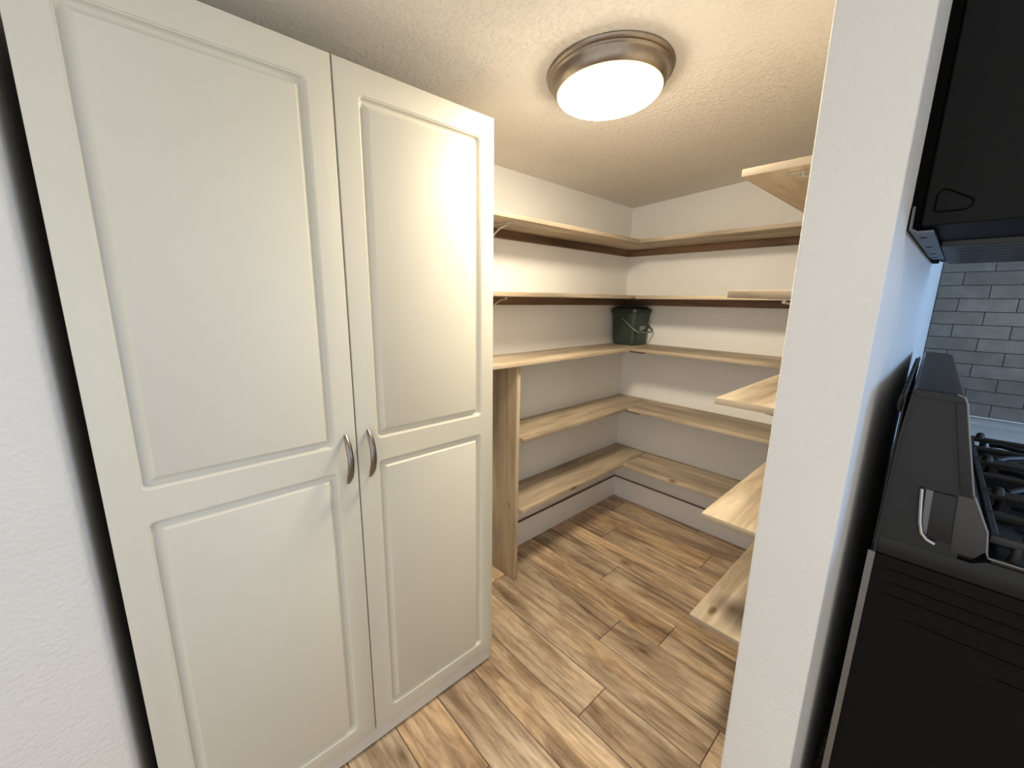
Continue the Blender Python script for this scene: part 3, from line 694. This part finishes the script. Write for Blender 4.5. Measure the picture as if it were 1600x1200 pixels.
# mounting plate lip with holes along the rear bottom edge
bm = BM(); prism(bm, [(1.3625, MZ0 + 0.030), (1.3655, MZ0 + 0.030), (1.3660, MZ0 - 0.002), (1.3730, MZ0 - 0.0065), (1.3905, MZ0 - 0.0065), (1.3905, MZ0 - 0.0095), (1.3715, MZ0 - 0.0095), (1.3625, MZ0 - 0.004)], 1, MY0 - 0.004, -0.86)
lip = obj('mounting_lip', bm, M['galv'], mw); lip['label'] = 'grey metal lip with small holes'
for yy in (-1.33, -1.17, -1.02, -0.92):
    bm = BM(); lathe(bm, [(0.0, -0.0006), (0.0045, -0.0006), (0.0045, 0.0004)], 12, Matrix.Translation((1.3765, yy, MZ0 - 0.0095))); obj('hole', bm, M['groove'], lip)
# underside: bottom tray and grille with slots
bm = BM(); box(bm, 1.392, MX1 - 0.01, -1.165, -0.69, MZ0 - 0.010, MZ0 + 0.001, 0.0015, 1); gl = obj('grille', bm, M['grille'], mw)
for k, yy in enumerate((-1.125, -1.06, -0.995, -0.93, -0.865, -0.80, -0.735)):
    bm = BM(); box(bm, 1.408, MX1 - 0.03, yy - 0.004, yy + 0.004, MZ0 - 0.0106, MZ0 - 0.0095); obj('slot', bm, M['black_metal'], gl)
    for j in range(4):
        x0 = 1.415 + j * 0.075
        bm = BM(); box(bm, x0, x0 + 0.035, yy + 0.022, yy + 0.032, MZ0 - 0.0106, MZ0 - 0.0095); obj('slot', bm, M['black_metal'], gl)
bm = BM(); box(bm, 1.60, 1.66, -1.30, -1.22, MZ0 - 0.004, MZ0 + 0.001, 0.002, 1); obj('lamp_lens', bm, M['lens'], mw)
bm = BM(); box(bm, MX1 + 0.0005, MX1 + 0.026, MY0 + 0.003, MY1 - 0.17, MZ0 + 0.004, MZ1 - 0.05, 0.004, 2); md = obj('door', bm, M['enamel'], mw)
bm = BM(); box(bm, MX1 + 0.0255, MX1 + 0.028, MY0 + 0.06, MY1 - 0.24, MZ0 + 0.06, MZ1 - 0.11, 0.001, 1); obj('window_pane', bm, M['darkglass'], md)
bm = BM(); tube(bm, [(MX1 + 0.025, MY1 - 0.20, MZ0 + 0.05), (MX1 + 0.055, MY1 - 0.20, MZ0 + 0.06), (MX1 + 0.055, MY1 - 0.20, MZ1 - 0.12), (MX1 + 0.025, MY1 - 0.20, MZ1 - 0.11)], 0.009, 12, up=(0, 1, 0)); obj('handle', bm, M['cap'], md)
bm = BM(); box(bm, MX1 + 0.0005, MX1 + 0.024, MY1 - 0.165, MY1 - 0.003, MZ0 + 0.004, MZ1 - 0.05, 0.004, 2); obj('control_panel', bm, M['cap_dark'], mw)
bm = BM(); box(bm, MX1 + 0.0005, MX1 + 0.022, MY0 + 0.003, MY1 - 0.003, MZ1 - 0.046, MZ1 - 0.002, 0.004, 2); obj('vent_strip', bm, M['cap_dark'], mw)

# ================================================================== KITCHEN CORNER BEYOND THE RANGE
bm = BM(); box(bm, XB + 0.001, 2.30, -0.615, -0.0125, 0.868, 0.8985, 0.004, 2)
tag(obj('worktop', bm, M['quartz']), 'glossy white worktop between the range and the grey tiled wall', 'worktop')
bc = thing('base_cabinet', 'white base cabinet under the worktop beyond the range', 'cabinet', (1.83, -0.30, 0))
bm = BM(); box(bm, XB + 0.004, 2.29, -0.585, -0.0125, 0.10, 0.8675); obj('carcass', bm, M['kcab'], bc)
bm = BM(); box(bm, XB + 0.004, 2.29, -0.53, -0.0125, 0.0003, 0.0995); obj('plinth', bm, M['kcab'], bc)
bm = BM(); box(bm, 2.085, 2.285, -0.604, -0.5855, 0.11, 0.86, 0.002, 1); d2 = obj('door', bm, M['kcab'], bc)
bm = BM(); tube(bm, [(2.11, -0.604, 0.70), (2.11, -0.628, 0.71), (2.11, -0.628, 0.80), (2.11, -0.604, 0.81)], 0.005, 10, up=(1, 0, 0)); obj('handle', bm, M['nickel'], d2)
